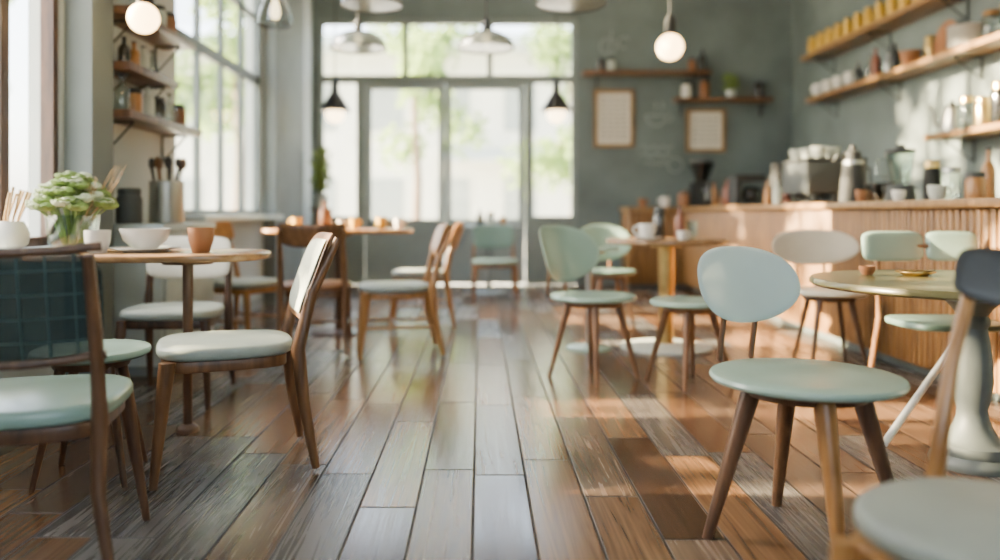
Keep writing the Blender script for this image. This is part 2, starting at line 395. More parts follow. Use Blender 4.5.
# sharp right foreground
round_chair('cafe_chair', 'pale mint chair with round seat and egg-shaped backrest, sharp in the right foreground', (.895, 2.2, 0), 24, 'mint_pale', 'chestnut', .458, .255,
            (.385, .24, .685, .255, -.045, 'mint_white'), .14, .265, 62, thick=.027, lr=.029, legm=['teak', 'chestnut', 'amber', 'chestnut'], tilt=-20)
# left foreground, back towards us
frame_chair('dining_chair', 'dark teal plaid-backed chair cut off by the left edge, nearest chair on the left', (-1.16, 2.06, 0), 195, 'mint', 'chestnut', 'plaid', w=.44, d=.43, h=.44, top=.825, bz=(.55, .815), lean=.09, rail=False, lr=.9, spread=.03, bt=.012, curve=-.05, rails=True)
# key left chair
frame_chair('dining_chair', 'walnut chair with pale grey seat and thin padded back, in focus on the left', (-.915, 2.88, 0), -70, 'greyblue', 'teak', 'teak', w=.40, d=.44, h=.45, top=.83, bz=(.5, .835), lean=.14, rail=False, kick=.07, lr=1.15, spread=.01, bt=.02, padm='greyblue')
round_chair('cafe_chair', 'round pale seat tucked between the dark plaid chair and the in-focus walnut chair', (-1.33, 2.74, 0), 100, 'mint_pale', 'chestnut', .44, .19, None, .1, .2, 45)
frame_chair('dining_chair', 'pale-backed chair on the far side of the table with the flower vase', (-1.47, 3.86, 0), 4, 'greyblue', 'walnut', 'cream', w=.42, d=.4, h=.45, top=.78, bz=(.56, .78), lean=.06, rail=False)
# mid left wooden chairs
def curved_chair(label, loc, rot, **k): return frame_chair('wooden_chair', label, loc, rot, k.pop('seat', 'greyblue'), k.pop('leg', 'amber'), k.pop('leg2', 'amber'), **k)
curved_chair('orange-brown wooden chair beneath the left windows, facing right to the yellow-cup table', (-1.6, 5.42, 0), 66, bz=(.68, .84), curve=-.07, bt=.025, w=.38, d=.38, top=.83, kick=.05)
curved_chair('dark wooden chair with its curved back turned to us, before the yellow-cup table', (-1.07, 5.22, 0), 186, leg='teak', leg2='teak', bz=(.68, .83), curve=-.08, bt=.028, w=.42, d=.38, seat='terracotta', top=.82)
curved_chair('amber wooden chair with pale seat at the aisle, facing left, nearer of two alike', (-.55, 5.14, 0), -80, bz=(.60, .83), curve=-.06, bt=.025, w=.4, d=.42, lr=1.2)
curved_chair('amber wooden chair with pale seat at the aisle, facing left, farther of two alike', (-.48, 6.3, 0), -88, bz=(.60, .82), curve=-.06, bt=.025, w=.4, d=.4)
# back centre
frame_chair('dining_chair', 'teal-backed chair alone in the aisle before the glass doors', (.15, 8.2, 0), 2, 'mint_pale', 'teak', 'mint_deep', w=.44, d=.4, h=.43, top=.78, bz=(.52, .78), rail=False)
# centre right
round_chair('cafe_chair', 'mint chair with large rounded shell back at the aisle, left of the brass table', (.62, 4.38, 0), 46, 'mint', 'teak', .455, .235, (.50, .34, .67, .25, -.11, 'mint_pale'), .13, .24, 40, lr=.022, tilt=-18)
round_chair('stool', 'mint round seat on splayed legs directly before the brass table', (1.11, 4.25, 0), 10, 'mint', 'teak', .44, .205, None, .11, .22, 60, 'stool', lr=.021)
round_chair('cafe_chair', 'deep teal seated chair with mint shell back behind the brass table', (1.02, 6.35, 0), 6, 'mint_deep', 'teak', .45, .22, (.46, .3, .66, .225, -.08, 'mint'), .12, .23, 45)
# right
round_chair('cafe_chair', 'chair with wide rounded cream backrest standing against the slatted counter', (2.06, 4.72, 0), 2, 'cream', 'walnut', .45, .215, (.54, .225, .69, .245, -.07, 'cream'), .12, .22, 40)
# mint two-panel chair with steel legs behind the olive table
o = thing('folding_chair', 'mint chair with two-panel rail back and slanted steel leg, behind the olive table', 'chair', (2.05, 3.53, 0), 0)
MB().slab(.21, .19, .40, .43, 4, .01).build('seat', 'mint_deep', o)
for s, ww in ((-1, .31), (1, .23)):
    MB().pad(ww, .14, .022, 5, 0, T(-.12 if s < 0 else .155, .212, .745) @ RZ(-s*.12) @ RX(-.12)).build('backrest', 'mint', o)
MB().tube([(-.50, -.46, .014), (.0, -.14, .399)], [.014, .013]).build('leg', 'alu', o)
MB().tube([(.2, -.36, .014), (.17, -.13, .399)], [.014, .013]).build('leg', 'alu', o)
for s in (-1, 1):
    MB().tube([(s*.2, .3, .014), (s*.205, .17, .42), (s*.19, .222, .8)], [.013, .014, .012]).build('leg', 'teak', o)
MB().tube([(-.19, .226, .745), (.19, .226, .745)], .01).build('back_rail', 'teak', o)
# right near corner
o = frame_chair('dining_chair', 'blurred chair with dark slate back in the bottom right corner, nearest of all', (.80, 1.2, 0), -51, 'beigegrey', 'amber', 'slate', w=.40, d=.38, h=.44, top=.83, bz=(.71, .83), lean=.18, curve=-.05, rail=False, sq=2.1, bt=.018, lr=.75)

# ------------------------------------------------------------------ tables
def ped_table(name, label, loc, hw, hd, h, top_m, col_m, base_m, n=2., cr=.028, br=.2, colx=0., th=.03):
    o = thing(name, label, 'table', loc)
    MB().slab(hw, hd, h-th, h, n, .008, seg=72).build('tabletop', top_m, o)
    MB().lathe([(0, h-th-.02), (.1, h-th-.02), (.1, h-th-.001), (0, h-th-.001)], (colx, 0, 0)).build('mounting_plate', col_m, o)
    MB().lathe([(0, .03), (cr*1.1, .03), (cr, .08), (cr*1.2, h-th-.021), (0, h-th-.021)], (colx, 0, 0)).build('column', col_m, o)
    MB().lathe([(0, 0), (br, 0), (br, .012), (br*.9, .02), (cr*1.3, .032), (0, .032)], (colx, 0, 0), 40).build('base', base_m, o)
    return o
ped_table('cafe_table', 'wooden table with flower vase and bowls by the left window', (-1.355, 3.3, 0), .475, .28, .74, 'tabletop', 'chestnut', 'chestnut', 3., colx=.15, br=.045, cr=.018)
ped_table('cafe_table', 'wooden table with yellow cups in the middle of the left side', (-1.06, 6.0, 0), .56, .29, .78, 'amber', 'walnut', 'walnut', 3.4)
ped_table('cafe_table', 'small round table before the glass doors behind the teal-backed chair', (.1, 9.0, 0), .38, .38, .77, 'panel_white', 'frame_grey', 'frame_grey')
ped_table('cafe_table', 'round wooden table on brass column with pale disc base at centre right', (1.245, 5.35, 0), .4, .4, .725, 'tabletop', 'brass', 'offwhite', br=.3, cr=.045)
ped_table('side_table', 'small round mint table between the shell-backed chair and the brass table', (.72, 5.3, 0), .2, .2, .67, 'mint_pale', 'steel', 'mint_pale', br=.15, cr=.018, th=.018)
o = thing('round_table', 'large round olive-topped table on grey turned pedestal at the right edge', 'table', (1.76, 2.86, 0))
MB().lathe([(0, .632), (.53, .632), (.54, .64), (.54, .652), (.534, .66), (0, .66)], seg=80).build('tabletop', 'olive', o)
MB().lathe([(0, .0), (.135, 0), (.14, .015), (.135, .03), (.118, .045), (.122, .06), (.118, .08), (.085, .1), (.063, .14), (.052, .17), (.048, .2), (.058, .24), (.066, .30), (.064, .36), (.056, .44), (.047, .49), (.056, .505), (.056, .52), (.048, .535), (.065, .56), (.1, .6), (.115, .631), (0, .631)], seg=40).build('pedestal', 'pedestal', o)

# ------------------------------------------------------------------ small things
def cup(label, loc, m='white', r=.04, h=.075, rot=0, group=None, handle=True, name='cup'):
    o = thing(name, label, 'cup', loc, rot, group)
    MB().lathe([(0, 0), (r*.6, 0), (r*.68, .004), (r*.95, h*.5), (r, h), (r*.92, h), (r*.85, h*.5), (r*.55, .01), (0, .008)], seg=28).build('bowl', m, o)
    if handle: MB().tube([(r*.9, 0, h*.85), (r*1.4, 0, h*.8), (r*1.6, 0, h*.55), (r*1.35, 0, h*.3), (r*.75, 0, h*.25)], .006, 8).build('handle', m, o)
    return o
def bottle(label, loc, m, r=.035, h=.24, cap='black', group=None, name='bottle', neck=.35):
    o = thing(name, label, 'bottle', loc, 0, group); b = h*.94
    MB().lathe([(0, 0), (r*.92, 0), (r, .008), (r, b*.6), (r*.8, b*.7), (r*neck, b*.8), (r*neck, b), (0, b)], seg=24).build('body', m, o)
    MB().lathe([(0, b+.0005), (r*neck*1.2, b+.0005), (r*neck*1.2, h), (0, h)], seg=18).build('cap', cap, o)
    return o
def jar(label, loc, m, r=.05, h=.14, lid='black', group=None, name='jar'):
    o = thing(name, label, 'jar', loc, 0, group); b = h*.82
    MB().lathe([(0, 0), (r*.95, 0), (r, .01), (r, b*.85), (r*.82, b), (0, b)], seg=26).build('body', m, o)
    MB().lathe([(0, b+.0005), (r*.9, b+.0005), (r*.9, h*.96), (r*.8, h), (0, h)], seg=26).build('lid', lid, o)
    return o
def bowl(label, loc, m='white', r=.1, h=.08, name='bowl'):
    return tag(MB().lathe([(0, 0), (r*.45, 0), (r*.5, .008), (r*.85, h*.45), (r, h), (r*.95, h), (r*.78, h*.45), (r*.4, .014), (0, .012)], seg=40).build(name, m, None, loc), label, 'bowl')
def plate(label, loc, m='white', r=.13, group=None):
    return tag(MB().lathe([(0, 0), (r*.6, 0), (r*.65, .004), (r, .014), (r, .018), (r*.62, .009), (0, .008)], seg=40).build('plate', m, None, loc), label, 'plate', group)

# on the flower table
zt = .741
o = thing('flower_vase', 'glass vase of white and green flowers on the table by the left window', 'vase', (-1.70, 3.34, zt))
MB().lathe([(0, 0), (.08, 0), (.09, .01), (.1, .08), (.105, .15), (.099, .15), (.092, .08), (.078, .016), (0, .014)], seg=36).build('vase', 'glassware', o)
for k in range(62):
    a = random.uniform(0, 2*PI); q = random.random()**.55; rr = .145*q
    x, y, z = rr*math.cos(a), rr*math.sin(a), .15+.15*math.cos(q*1.45)+random.uniform(-.012, .012)
    MB().tube([(x*.25, y*.25, .02), (x*.5, y*.5, .12), (x, y, z)], .003, 6).build('stem', 'greenleaf', o)
    b = MB()
    for j in range(11):
        MJ = T(x, y, z) @ RZ(j*.7) @ RX(.3+.12*j)
        b.pad(.06, .04, .012, 2, .012, MJ @ T(.014, 0, .012), seg=10, K=3)
    b.build('flower_head', 'petal' if k % 3 == 0 else 'greenleaf', o)
b = MB()
for k in range(30):
    a = random.uniform(-1., 1.); L_ = random.uniform(.06, .18)
    b.tube([(.03, 0, .11), (.07+.05*random.random(), .08*a, .2), (.08+L_*.5, .14*a, .19+L_)], [.0008, .0008, .0013], 5)
b.build('dry_grass', 'straw', o)
plate('wide white plate under the white bowl on the flower table', (-1.38, 3.3, zt), r=.14)
bowl('white bowl on a plate on the flower table', (-1.38, 3.3, zt+.0095), r=.1, h=.085)
cup('small white handleless cup beside the flower vase', (-1.53, 3.2, zt), r=.05, h=.09, handle=False)
cup('terracotta brown tumbler at the right end of the flower table', (-1.13, 3.24, zt), 'terracotta', r=.052, h=.1, rot=200, handle=False)
o = thing('utensil_pot', 'pale pot of wooden sticks on the window sill at the left edge', 'pot', (-1.985, 3.36, .741))
MB().lathe([(0, 0), (.05, 0), (.078, .03), (.085, .07), (.07, .11), (.06, .125), (.054, .125), (.06, .1), (.07, .06), (.04, .02), (0, .015)], seg=30).build('pot', 'white', o)
for k in range(9):
    a = k*2*PI/9
    MB().tube([(.012*math.cos(a), .012*math.sin(a), .025), (.025*math.cos(a)+.02, .04*math.sin(a), .14), (.03*math.cos(a)+.055, .06*math.sin(a), .22+.05*random.random())], [.003, .004, .006], 8).build('stick', 'straw', o)

# yellow-cup table
zi = .781
cup('yellow cup at the left end of the yellow-cup table', (-1.36, 5.95, zi), 'yellow', .042, .085, 180)
cup('yellow cup in the middle of the yellow-cup table, right of the brown bottle', (-.93, 5.95, zi), 'yellow', .04, .08, 40)
cup('yellow cup at the right end of the yellow-cup table', (-.74, 6.0, zi), 'yellow', .042, .09, 0)
bottle('brown squat bottle on the yellow-cup table', (-1.17, 6.05, zi), 'terracotta', .05, .22)
bowl('small white bowl behind the yellow cups', (-1.03, 6.15, zi), 'white', .07, .07)
cup('white cup at the far right corner of the yellow-cup table', (-.62, 6.12, zi), 'white', .04, .08, 20)
# far table
bottle('small dark bottle on the table before the glass doors', (.0, 8.95, .771), 'smoke', .04, .17)
jar('pale jar on the table before the glass doors', (.12, 8.95, .771), 'offwhite', .045, .14, 'brass')
cup('amber tumbler on the table before the glass doors', (.26, 8.98, .771), 'amber', .04, .09, handle=False)
# brass table
zp = .726
plate('saucer under the white cup on the brass table', (1.1, 5.26, zp), r=.09)
cup('white cup on a saucer on the brass table', (1.1, 5.26, zp+.0095), 'white', .06, .095, 180)
jar('dark shaker jar on the brass table', (1.21, 5.4, zp), 'smoke', .04, .21, 'darksteel')
bottle('red-brown bottle on the brass table', (1.335, 5.34, zp), 'redbrown', .036, .22, 'black')
cup('clear tumbler at the right of the brass table', (1.43, 5.4, zp), 'glassware', .04, .12, handle=False, name='tumbler')
cup('small white cup in front of the red-brown bottle on the brass table', (1.3, 5.14, zp), 'white', .035, .06, 10)
# olive table
plate('small brass dish on the olive table', (1.66, 3.05, .661), 'brass', .07)
cup('tiny dark cup standing on the olive table beside the brass dish', (1.5, 3.1, .661), 'terracotta', .03, .035, handle=False)

# ------------------------------------------------------------------ counter
CX0, CX1, CY0, CY1, CZ = 2.36, 2.95, 3.0, 9.3, .97
o = thing('counter_base', 'long service counter clad in upright wooden slats on the right', 'counter', (CX0, CY0, 0))
b = MB(); b.box(((CX1-CX0)/2+.03, (CY1-CY0)/2, .49), (CX1-CX0-.06, CY1-CY0-.02, .87)); b.build('body', 'counter', o)
b = MB(); y = .03
while y < CY1-CY0-.02:
    b.slab(.022, .024, .075, .92, 2.5, .003, (.028, y), seg=12); y += .056
b.build('slat_cladding', 'counter', o)
b = MB(); b.box(((CX1-CX0)/2+.06, (CY1-CY0)/2, .027), (CX1-CX0-.1, CY1-CY0-.06, .054)); b.build('kickboard', 'frame_dark', o)
b = MB(); b.box(((CX0+CX1)/2, (CY0+CY1)/2, CZ-.022), (CX1-CX0+.07, CY1-CY0, .044), bev=.008); o = tag(b.build('countertop', 'oak'), 'smooth wooden top along the slatted service counter', 'countertop')
o = thing('back_cabinet', 'slatted wooden cabinet against the back wall at the end of the counter', 'cabinet', (2.3, 9.65, 0))
MB().box((0, 0, .49), (1.1, .5, .86), bev=.004).build('body', 'counter', o)
MB().box((0, .02, .03), (1.05, .42, .06)).build('kickboard', 'frame_dark', o)
b = MB(); x = -.53
while x < .54:
    b.slab(.024, .02, .075, .915, 2.5, .003, (x, -.262), seg=12); x += .056
b.build('slat_cladding', 'counter', o)
MB().box((0, -.01, .947), (1.16, .58, .044), bev=.006).build('top', 'oak', o)
cz = CZ+.001; bz_ = CZ
# on back cabinet
cup('small dark cup at the left end of the back cabinet', (1.93, 9.5, bz_), 'terracotta', .05, .1)
cup('pale cup on the back cabinet beside the dark cup', (2.2, 9.5, bz_), 'white', .055, .12, 180)
jar('brown lidded jar on the back cabinet left of the grinder', (2.42, 9.5, bz_), 'terracotta', .07, .2)
o = thing('coffee_grinder', 'dark coffee grinder with smoky hopper at the window end of the counter', 'grinder', (2.66, 9.6, bz_), 0)
MB().box((0, 0, .15), (.22, .24, .3), bev=.02).build('body', 'charcoal', o)
MB().lathe([(0, .301), (.07, .301), (.075, .33), (.14, .5), (.145, .53), (0, .53)], seg=30).build('hopper', 'smoke', o)
MB().lathe([(0, .531), (.148, .531), (.148, .555), (.03, .57), (0, .57)], seg=30).build('lid', 'black', o)
MB().tube([(0, -.121, .2), (0, -.19, .19)], [.02, .016]).build('spout', 'steel', o)
# on the counter
o = thing('coffee_maker', 'black glass-jug coffee maker on the counter nearest the window end', 'coffee maker', (2.62, 7.85, cz), 90)
MB().box((0, .0, .02), (.24, .3, .04), bev=.01).build('base', 'charcoal', o)
MB().box((0, .12, .14), (.24, .06, .2), bev=.012).build('back', 'charcoal', o)
MB().box((0, 0, .27), (.24, .3, .06), bev=.014).build('head', 'charcoal', o)
j = MB().lathe([(0, .041), (.07, .041), (.082, .08), (.075, .15), (.055, .18), (0, .18)], (0, -.04, 0), 28).build('jug', 'smoke', o)
MB().tube([(0, -.11, .165), (0, -.16, .15), (0, -.16, .08), (0, -.118, .07)], .009, 8).build('handle', 'black', j)
for k, (px_, m_) in enumerate(((768, 'amber'), (777, 'offwhite'), (787, 'redbrown'))):
    bottle(['amber', 'pale', 'red-brown'][k]+' syrup bottle in the trio beside the espresso machine', (2.56, 2.56*800/(px_-480), cz), m_, .033, .23)
o = thing('espresso_machine', 'large dark grey espresso machine with cups stacked on top on the counter', 'espresso machine', (2.68, 6.25, cz), -90)
MB().box((0, .0, .2), (.5, .46, .24), bev=.025).build('body', 'greybody', o)
MB().box((0, .10, .05), (.46, .24, .058), bev=.012).build('lower_body', 'greybody', o)
MB().box((0, -.03, .012), (.5, .38, .02), bev=.004).build('drip_tray', 'charcoal', o)
MB().box((0, .0, .332), (.5, .46, .022), bev=.006).build('cup_rail', 'charcoal', o)
for s in (-.12, .12):
    h_ = MB().lathe([(0, .03), (.036, .03), (.04, .04), (.04, .079), (0, .079)], (s, -.12, 0), 24).build('group_head', 'darksteel', o)
    MB().tube([(s, -.15, .055), (s, -.28, .05)], [.012, .016], 10).build('portafilter', 'black', h_)
for s in (-.265, .265):
    MB().tube([(s*.94, -.1, .24), (s, -.21, .2), (s, -.23, .06)], .007, 8).build('steam_wand', 'darksteel', o)
cup_z = cz+.3435
for k, (dx, dy) in enumerate(((-.12, -.16), (-.1, .0), (-.08, .15), (.06, -.08), (.05, .08))):
    bowl(ORD[k]+' upturned pale bowl from the window end on top of the espresso machine' if k < 3 else ['nearer', 'farther'][k-3]+' pale bowl on the wall side on top of the espresso machine', (2.66+dx, 6.25-dy, cup_z), 'offwhite', .06, .09)
o = thing('vacuum_flask', 'tall black pump flask with curved handle beside the espresso machine', 'flask', (2.54, 5.45, cz))
MB().lathe([(0, 0), (.085, 0), (.088, .02), (.078, .14), (.068, .24), (.064, .26), (0, .26)], seg=30).build('body', 'charcoal', o)
MB().lathe([(0, .2605), (.066, .2605), (.066, .285), (0, .285)], seg=30).build('collar', 'steel', o)
MB().lathe([(0, .2855), (.055, .2855), (.05, .34), (.02, .36), (.02, .39), (0, .39)], seg=30).build('lid', 'charcoal', o)
MB().tube([(-.04, 0, .32), (-.11, 0, .325), (-.13, 0, .28)], [.012, .01, .009], 8).build('spout', 'darksteel', o)
MB().tube([(.06, 0, .25), (.12, 0, .23), (.125, 0, .12), (.08, 0, .08)], .009, 8).build('handle', 'black', o)
# glass blender
o = thing('blender', 'clear glass blender jug on a dark base on the counter near the flask', 'blender', (2.6, 4.95, cz), 150)
MB().lathe([(0, 0), (.085, 0), (.09, .015), (.075, .09), (.06, .105), (0, .105)], seg=30).build('base', 'greybody', o)
j = MB().lathe([(0, .106), (.055, .106), (.06, .12), (.085, .29), (.088, .30), (.082, .30), (.078, .28), (.052, .122), (0, .12)], seg=32).build('jug', 'glassware', o)
MB().tube([(.08, 0, .27), (.13, 0, .26), (.13, 0, .17), (.066, 0, .15)], .009, 8).build('handle', 'glassware', j)
MB().lathe([(0, .301), (.086, .301), (.086, .32), (.03, .33), (.025, .35), (0, .352)], seg=30).build('lid', 'darksteel', o)
jar('slim clear jar right behind the blender on the counter', (2.78, 4.72, cz), 'glassware', .055, .2, 'steel')
cup('small pale green cup at the near end of the counter', (2.56, 4.48, cz), 'offwhite', .05, .085)
jar('short amber jar at the near end of the counter beside the green cup', (2.7, 4.36, cz), 'amber', .05, .15, 'darksteel')
bottle('dark green-black bottle nearest the camera on the counter', (2.74, 4.1, cz), 'smoke', .04, .26)
jar('dark lidded jar on the wall side of the counter behind the blender', (2.86, 5.06, cz), 'charcoal', .05, .26, 'brass')
bottle('amber bottle on the wall side of the counter near the amber jar', (2.86, 4.5, cz), 'amber', .035, .3, 'black')
cup('small white cup on the counter edge before the pale green cup', (2.47, 4.72, cz), 'white', .038, .065, 60)
cup('terracotta cup on the counter between the flask and the blender', (2.48, 5.2, cz), 'terracotta', .04, .08)
bottle('tall smoky bottle on the counter beyond the espresso machine', (2.82, 6.8, cz), 'smoke', .05, .36)
bottle('dark-capped mint bottle on the counter beyond the espresso machine', (2.66, 6.72, cz), 'mint_pale', .06, .36, 'darksteel')
bowl('wooden bowl on the counter between grinder and coffee maker', (2.6, 8.35, cz), 'terracotta', .1, .08)
jar('dark canister behind the coffee maker on the counter', (2.80, 7.5, cz), 'charcoal', .08, .4, 'charcoal')
for k, (x, y, m_) in enumerate(((2.5, 8.75, 'smoke'), (2.62, 8.95, 'amber'), (2.5, 8.1, 'redbrown'))):
    bottle(['smoky bottle at the corner of counter and back cabinet', 'amber bottle at the corner of counter and back cabinet', 'dark red bottle beside the coffee maker'][k], (x, y, cz), m_, .04, .28)
for k in range(3):
    cup(ORD[k]+' white cup from the window end, wall side of the counter', (2.84, 7.3-.15*k, cz), 'white', .045, .09, 0, 'white cups at the back of the counter')
for k in range(3):
    cup(ORD[k]+' glass tumbler from the espresso machine, behind the flask', (2.78, 5.72-.14*k, cz), 'smoke', .04, .14, 0, 'glass tumblers by the flask', False, 'tumbler')

# ------------------------------------------------------------------ wall shelves
def shelf(label, x0, x1, y0, y1, z, brs, side, m='oak', th=.045):
    o = thing('wall_shelf', label, 'shelf', ((x0+x1)/2, (y0+y1)/2, z))
    MB().box((0, 0, -th/2), (x1-x0, y1-y0, th), bev=.005).build('board', m, o)
    for q in brs:
        g = MB(); dx, dy = (x1-x0)/2, (y1-y0)/2
        if side == 'right': a, c, d = (dx-.012, q, -th-.18), (dx-.012, q, -th-.008), (-dx+.05, q, -th-.008)
        elif side == 'left': a, c, d = (-dx+.012, q, -th-.18), (-dx+.012, q, -th-.008), (dx-.05, q, -th-.008)
        else: a, c, d = (q, dy-.012, -th-.18), (q, dy-.012, -th-.008), (q, -dy+.05, -th-.008)
        g.tube([a, c], .008, 8); g.tube([c, d], .007, 8); g.tube([a, d], .006, 8)
        g.build('bracket', 'darksteel', o)
    return o
shelf('upper wooden shelf of yellow canisters on the right wall', 3.62, XR, 4.9, 9.05, 2.66, (-1.7, -.6, .6, 1.8), 'right')
shelf('long wooden shelf of cups and plates on the right wall, below the yellow canisters', 3.62, XR, 4.7, 8.9, 2.165, (-1.8, -.6, .6, 1.9), 'right')
shelf('short wooden shelf of kettle and jars low on the right wall', 3.6, XR, 4.9, 6.5, 1.53, (-.6, .6), 'right')
shelf('upper wooden shelf on the back wall over the left menu board', 1.27, 2.84, YB-.22, YB, 2.65, (-.6, .6), 'back', 'teak')
shelf('wooden shelf on the back wall over the right menu board', 2.4, 3.6, YB-.2, YB, 2.32, (-.5, .5), 'back', 'teak')
shelf('lowest dark wooden shelf on the left pier beside the window', XL, -1.88, 4.3, 5.42, 1.46, (-.4, .4), 'left', 'chestnut')
shelf('middle dark wooden shelf on the left pier', XL, -1.88, 4.3, 5.0, 1.72, (-.25, .25), 'left', 'chestnut')
shelf('topmost dark wooden shelf on the left pier', XL, -1.88, 4.3, 5.3, 2.02, (-.35, .35), 'left', 'chestnut')
sx = 3.69
for k in range(12):
    jar(ORD[k]+' yellow canister from the window end of the upper right-wall shelf', (sx, 8.88-.215*k, 2.661), 'yellow', .046, .19, 'brass', 'yellow canisters on the upper shelf')
bottle('amber bottle at the near end of the row of yellow canisters', (sx, 6.25, 2.661), 'amber', .05, .34)
for k in range(4):
    cup(ORD[k]+' white cup from the window end of the cup shelf', (sx, 8.75-.25*k, 2.166), 'white', .052, .14, 200, 'white cups on the cup shelf')
names = [('smoke', 'dark glass bottle'), ('glassware', 'clear glass bottle'), ('redbrown', 'red-brown bottle'), ('steel', 'steel shaker'), ('black', 'black bottle')]
for k, (m_, nm) in enumerate(names):
    bottle(nm+' beyond the white cups on the cup shelf', (sx+.03*(k % 2), 7.80-.17*k, 2.166), m_, .042, .2+.04*(k % 3), 'black')
for k in range(5):
    cup(ORD[k]+' clear glass from the window end, at the back of the cup shelf', (3.84, 8.3-.3*k, 2.166), 'glassware', .045, .16, 0, 'glasses at the back of the cup shelf', False, 'tumbler')
bowl('dark wooden bowl between bottles and upright plate on the cup shelf', (sx, 6.86, 2.166), 'terracotta', .09, .12)
jar('brass jar behind the dark wooden bowl on the cup shelf', (3.84, 6.82, 2.166), 'brass', .05, .24, 'brass')
o = tag(MB().lathe([(0, 0), (.09, 0), (.15, .018), (.155, .024), (.09, .012), (0, .011)], (0, 0, 0), 40, Matrix.Rotation(-PI/2+.2, 4, 'Y')).build('plate', 'terracotta', None, (3.81, 6.52, 2.166+.1535)), 'brown plate standing upright against the wall on the cup shelf', 'plate')
for k in range(9):
    plate('white plate in the stack on the cup shelf, %s from the bottom' % ORD[k] if k < 8 else 'topmost white plate of the stack on the cup shelf', (sx+.055, 6.15, 2.1665+.0185*k), 'white', .14, 'plates in a stack on the cup shelf')
for k in range(3):
    jar(ORD[k]+' clear lidded jar from the plate stack on the cup shelf', (sx+.02, 5.8-.2*k, 2.166), 'glassware', .065, .2, 'oak', 'jars at the near end of the cup shelf')
o = thing('kettle', 'steel kettle with curved spout at the far end of the low right shelf', 'kettle', (3.72, 6.3, 1.531), 160)
MB().lathe([(0, 0), (.085, 0), (.09, .02), (.07, .14), (.05, .2), (0, .205)], seg=30).build('body', 'steel', o)
MB().lathe([(0, .206), (.05, .206), (.03, .225), (.012, .23), (.012, .26), (0, .262)], seg=24).build('lid', 'black', o)
MB().tube([(.07, 0, .05), (.12, 0, .07), (.13, 0, .17), (.17, 0, .23)], [.014, .011, .009, .007], 10).build('spout', 'steel', o)
MB().tube([(-.06, 0, .16), (-.12, 0, .19), (-.13, 0, .08), (-.085, 0, .04)], .009, 8).build('handle', 'black', o)
for k, (m_, hh, nm) in enumerate((('glassware', .25, 'clear jar beside the kettle'), ('brass', .22, 'taller brass tin'), ('smoke', .3, 'tallest smoky jar'), ('brass', .19, 'shorter brass tin'), ('smoke', .24, 'dark jar at the near end'))):
    jar(nm+' on the low right shelf', (3.69, 6.06-.19*k, 1.531), m_, .058, hh, 'brass')
# back-wall shelf items
for k, (x, m_, nm) in enumerate(((1.5, 'smoke', 'dark'), (1.62, 'offwhite', 'pale'), (2.62, 'terracotta', 'brown'))):
    jar(nm+' jar on the upper back-wall shelf', (x, 9.89, 2.651), m_, .05, .16)
bottle('tall dark bottle on the upper back-wall shelf', (2.75, 9.89, 2.651), 'smoke', .04, .28)
jar('white jar at the left end of the lower back-wall shelf', (2.55, 9.9, 2.321), 'white', .06, .2)
jar('terracotta jar in the middle of the lower back-wall shelf', (2.78, 9.9, 2.321), 'terracotta', .06, .25)
jar('dark jar at the right end of the lower back-wall shelf', (3.45, 9.9, 2.321), 'smoke', .05, .2)
def plant(label, loc, pr, ph, n, L_, up):
    o = thing('potted_plant', label, 'plant', loc)
    MB().lathe([(0, 0), (pr*.75, 0), (pr, ph), (pr*.88, ph), (pr*.8, ph*.85), (0, ph*.85)], seg=28).build('pot', 'offwhite', o)
    b = MB()
    for k in range(n):
        a = random.uniform(0, 2*PI); r_ = random.uniform(.3, 1)*L_; z = ph+up*random.uniform(.2, 1)
        x, y = math.cos(a)*r_, math.sin(a)*r_
        b.tube([(x*.06, y*.06, ph*.8), (x*.5, y*.5, z), (x, y, z-.02)], .002, 5)
        b.pad(.06, .09, .006, 1.8, .008, T(x, y, z-.03) @ RZ(a+PI/2) @ RX(random.uniform(-.6, .9)), seg=10, K=3)
    b.build('foliage', 'greenleaf', o)
plant('small leafy plant in a pale pot on the lower back-wall shelf', (3.1, 9.89, 2.321), .065, .1, 40, .1, .2)
o = thing('plant_stand', 'slim wooden plant stand beside the back windows', 'stand', (-1.83, 9.2, 0))
MB().lathe([(0, .93), (.13, .93), (.13, .955), (0, .955)]).build('top', 'teak', o)
for k in range(3):
    a = k*2*PI/3+.4
    MB().leg((.08*math.cos(a), .08*math.sin(a), .929), (.13*math.cos(a), .13*math.sin(a), 0), .014, .01).build('leg', 'teak', o)
plant('leafy green plant on the slim stand beside the back windows', (-1.83, 9.2, .956), .085, .16, 80, .14, .55)
# left pier items
for k in range(4):
    bottle(ORD[k]+' small bottle from the pillar on the middle left shelf', (-1.98, 4.45+.13*k, 1.721), ['smoke', 'amber', 'offwhite', 'glassware'][k], .033, .16)
for k in range(6):
    (jar if k % 2 else bottle)(ORD[k]+' container from the pillar on the lowest left shelf, '+('a short jar' if k % 2 else 'a bottle'), (-1.98, 4.42+.17*k, 1.461), ['glassware', 'amber', 'offwhite', 'smoke', 'glassware', 'terracotta'][k], .042, .15 if k % 2 else .2)
for k in range(3):
    jar(['dark', 'pale', 'brown'][k]+' jar on the topmost left shelf', (-1.98, 4.75+.17*k, 2.021), ['smoke', 'offwhite', 'terracotta'][k], .05, .15)
o = thing('console_cabinet', 'pale console cabinet under the left pier shelves', 'cabinet', (-1.9, 4.78, 0))
MB().box((0, 0, .43), (.32, .82, .74), bev=.005).build('body', 'panel_white', o)
MB().box((0, 0, .03), (.26, .76, .06)).build('plinth', 'frame_grey', o)
for s in (-.2, .2):
    d = MB().box((.171, s, .42), (.02, .38, .68), bev=.004).build('door', 'panel_white', o)
    MB().tube([(.19, s-math.copysign(.13, s), .5), (.19, s-math.copysign(.13, s), .64)], .008, 8).build('handle', 'steel', d)
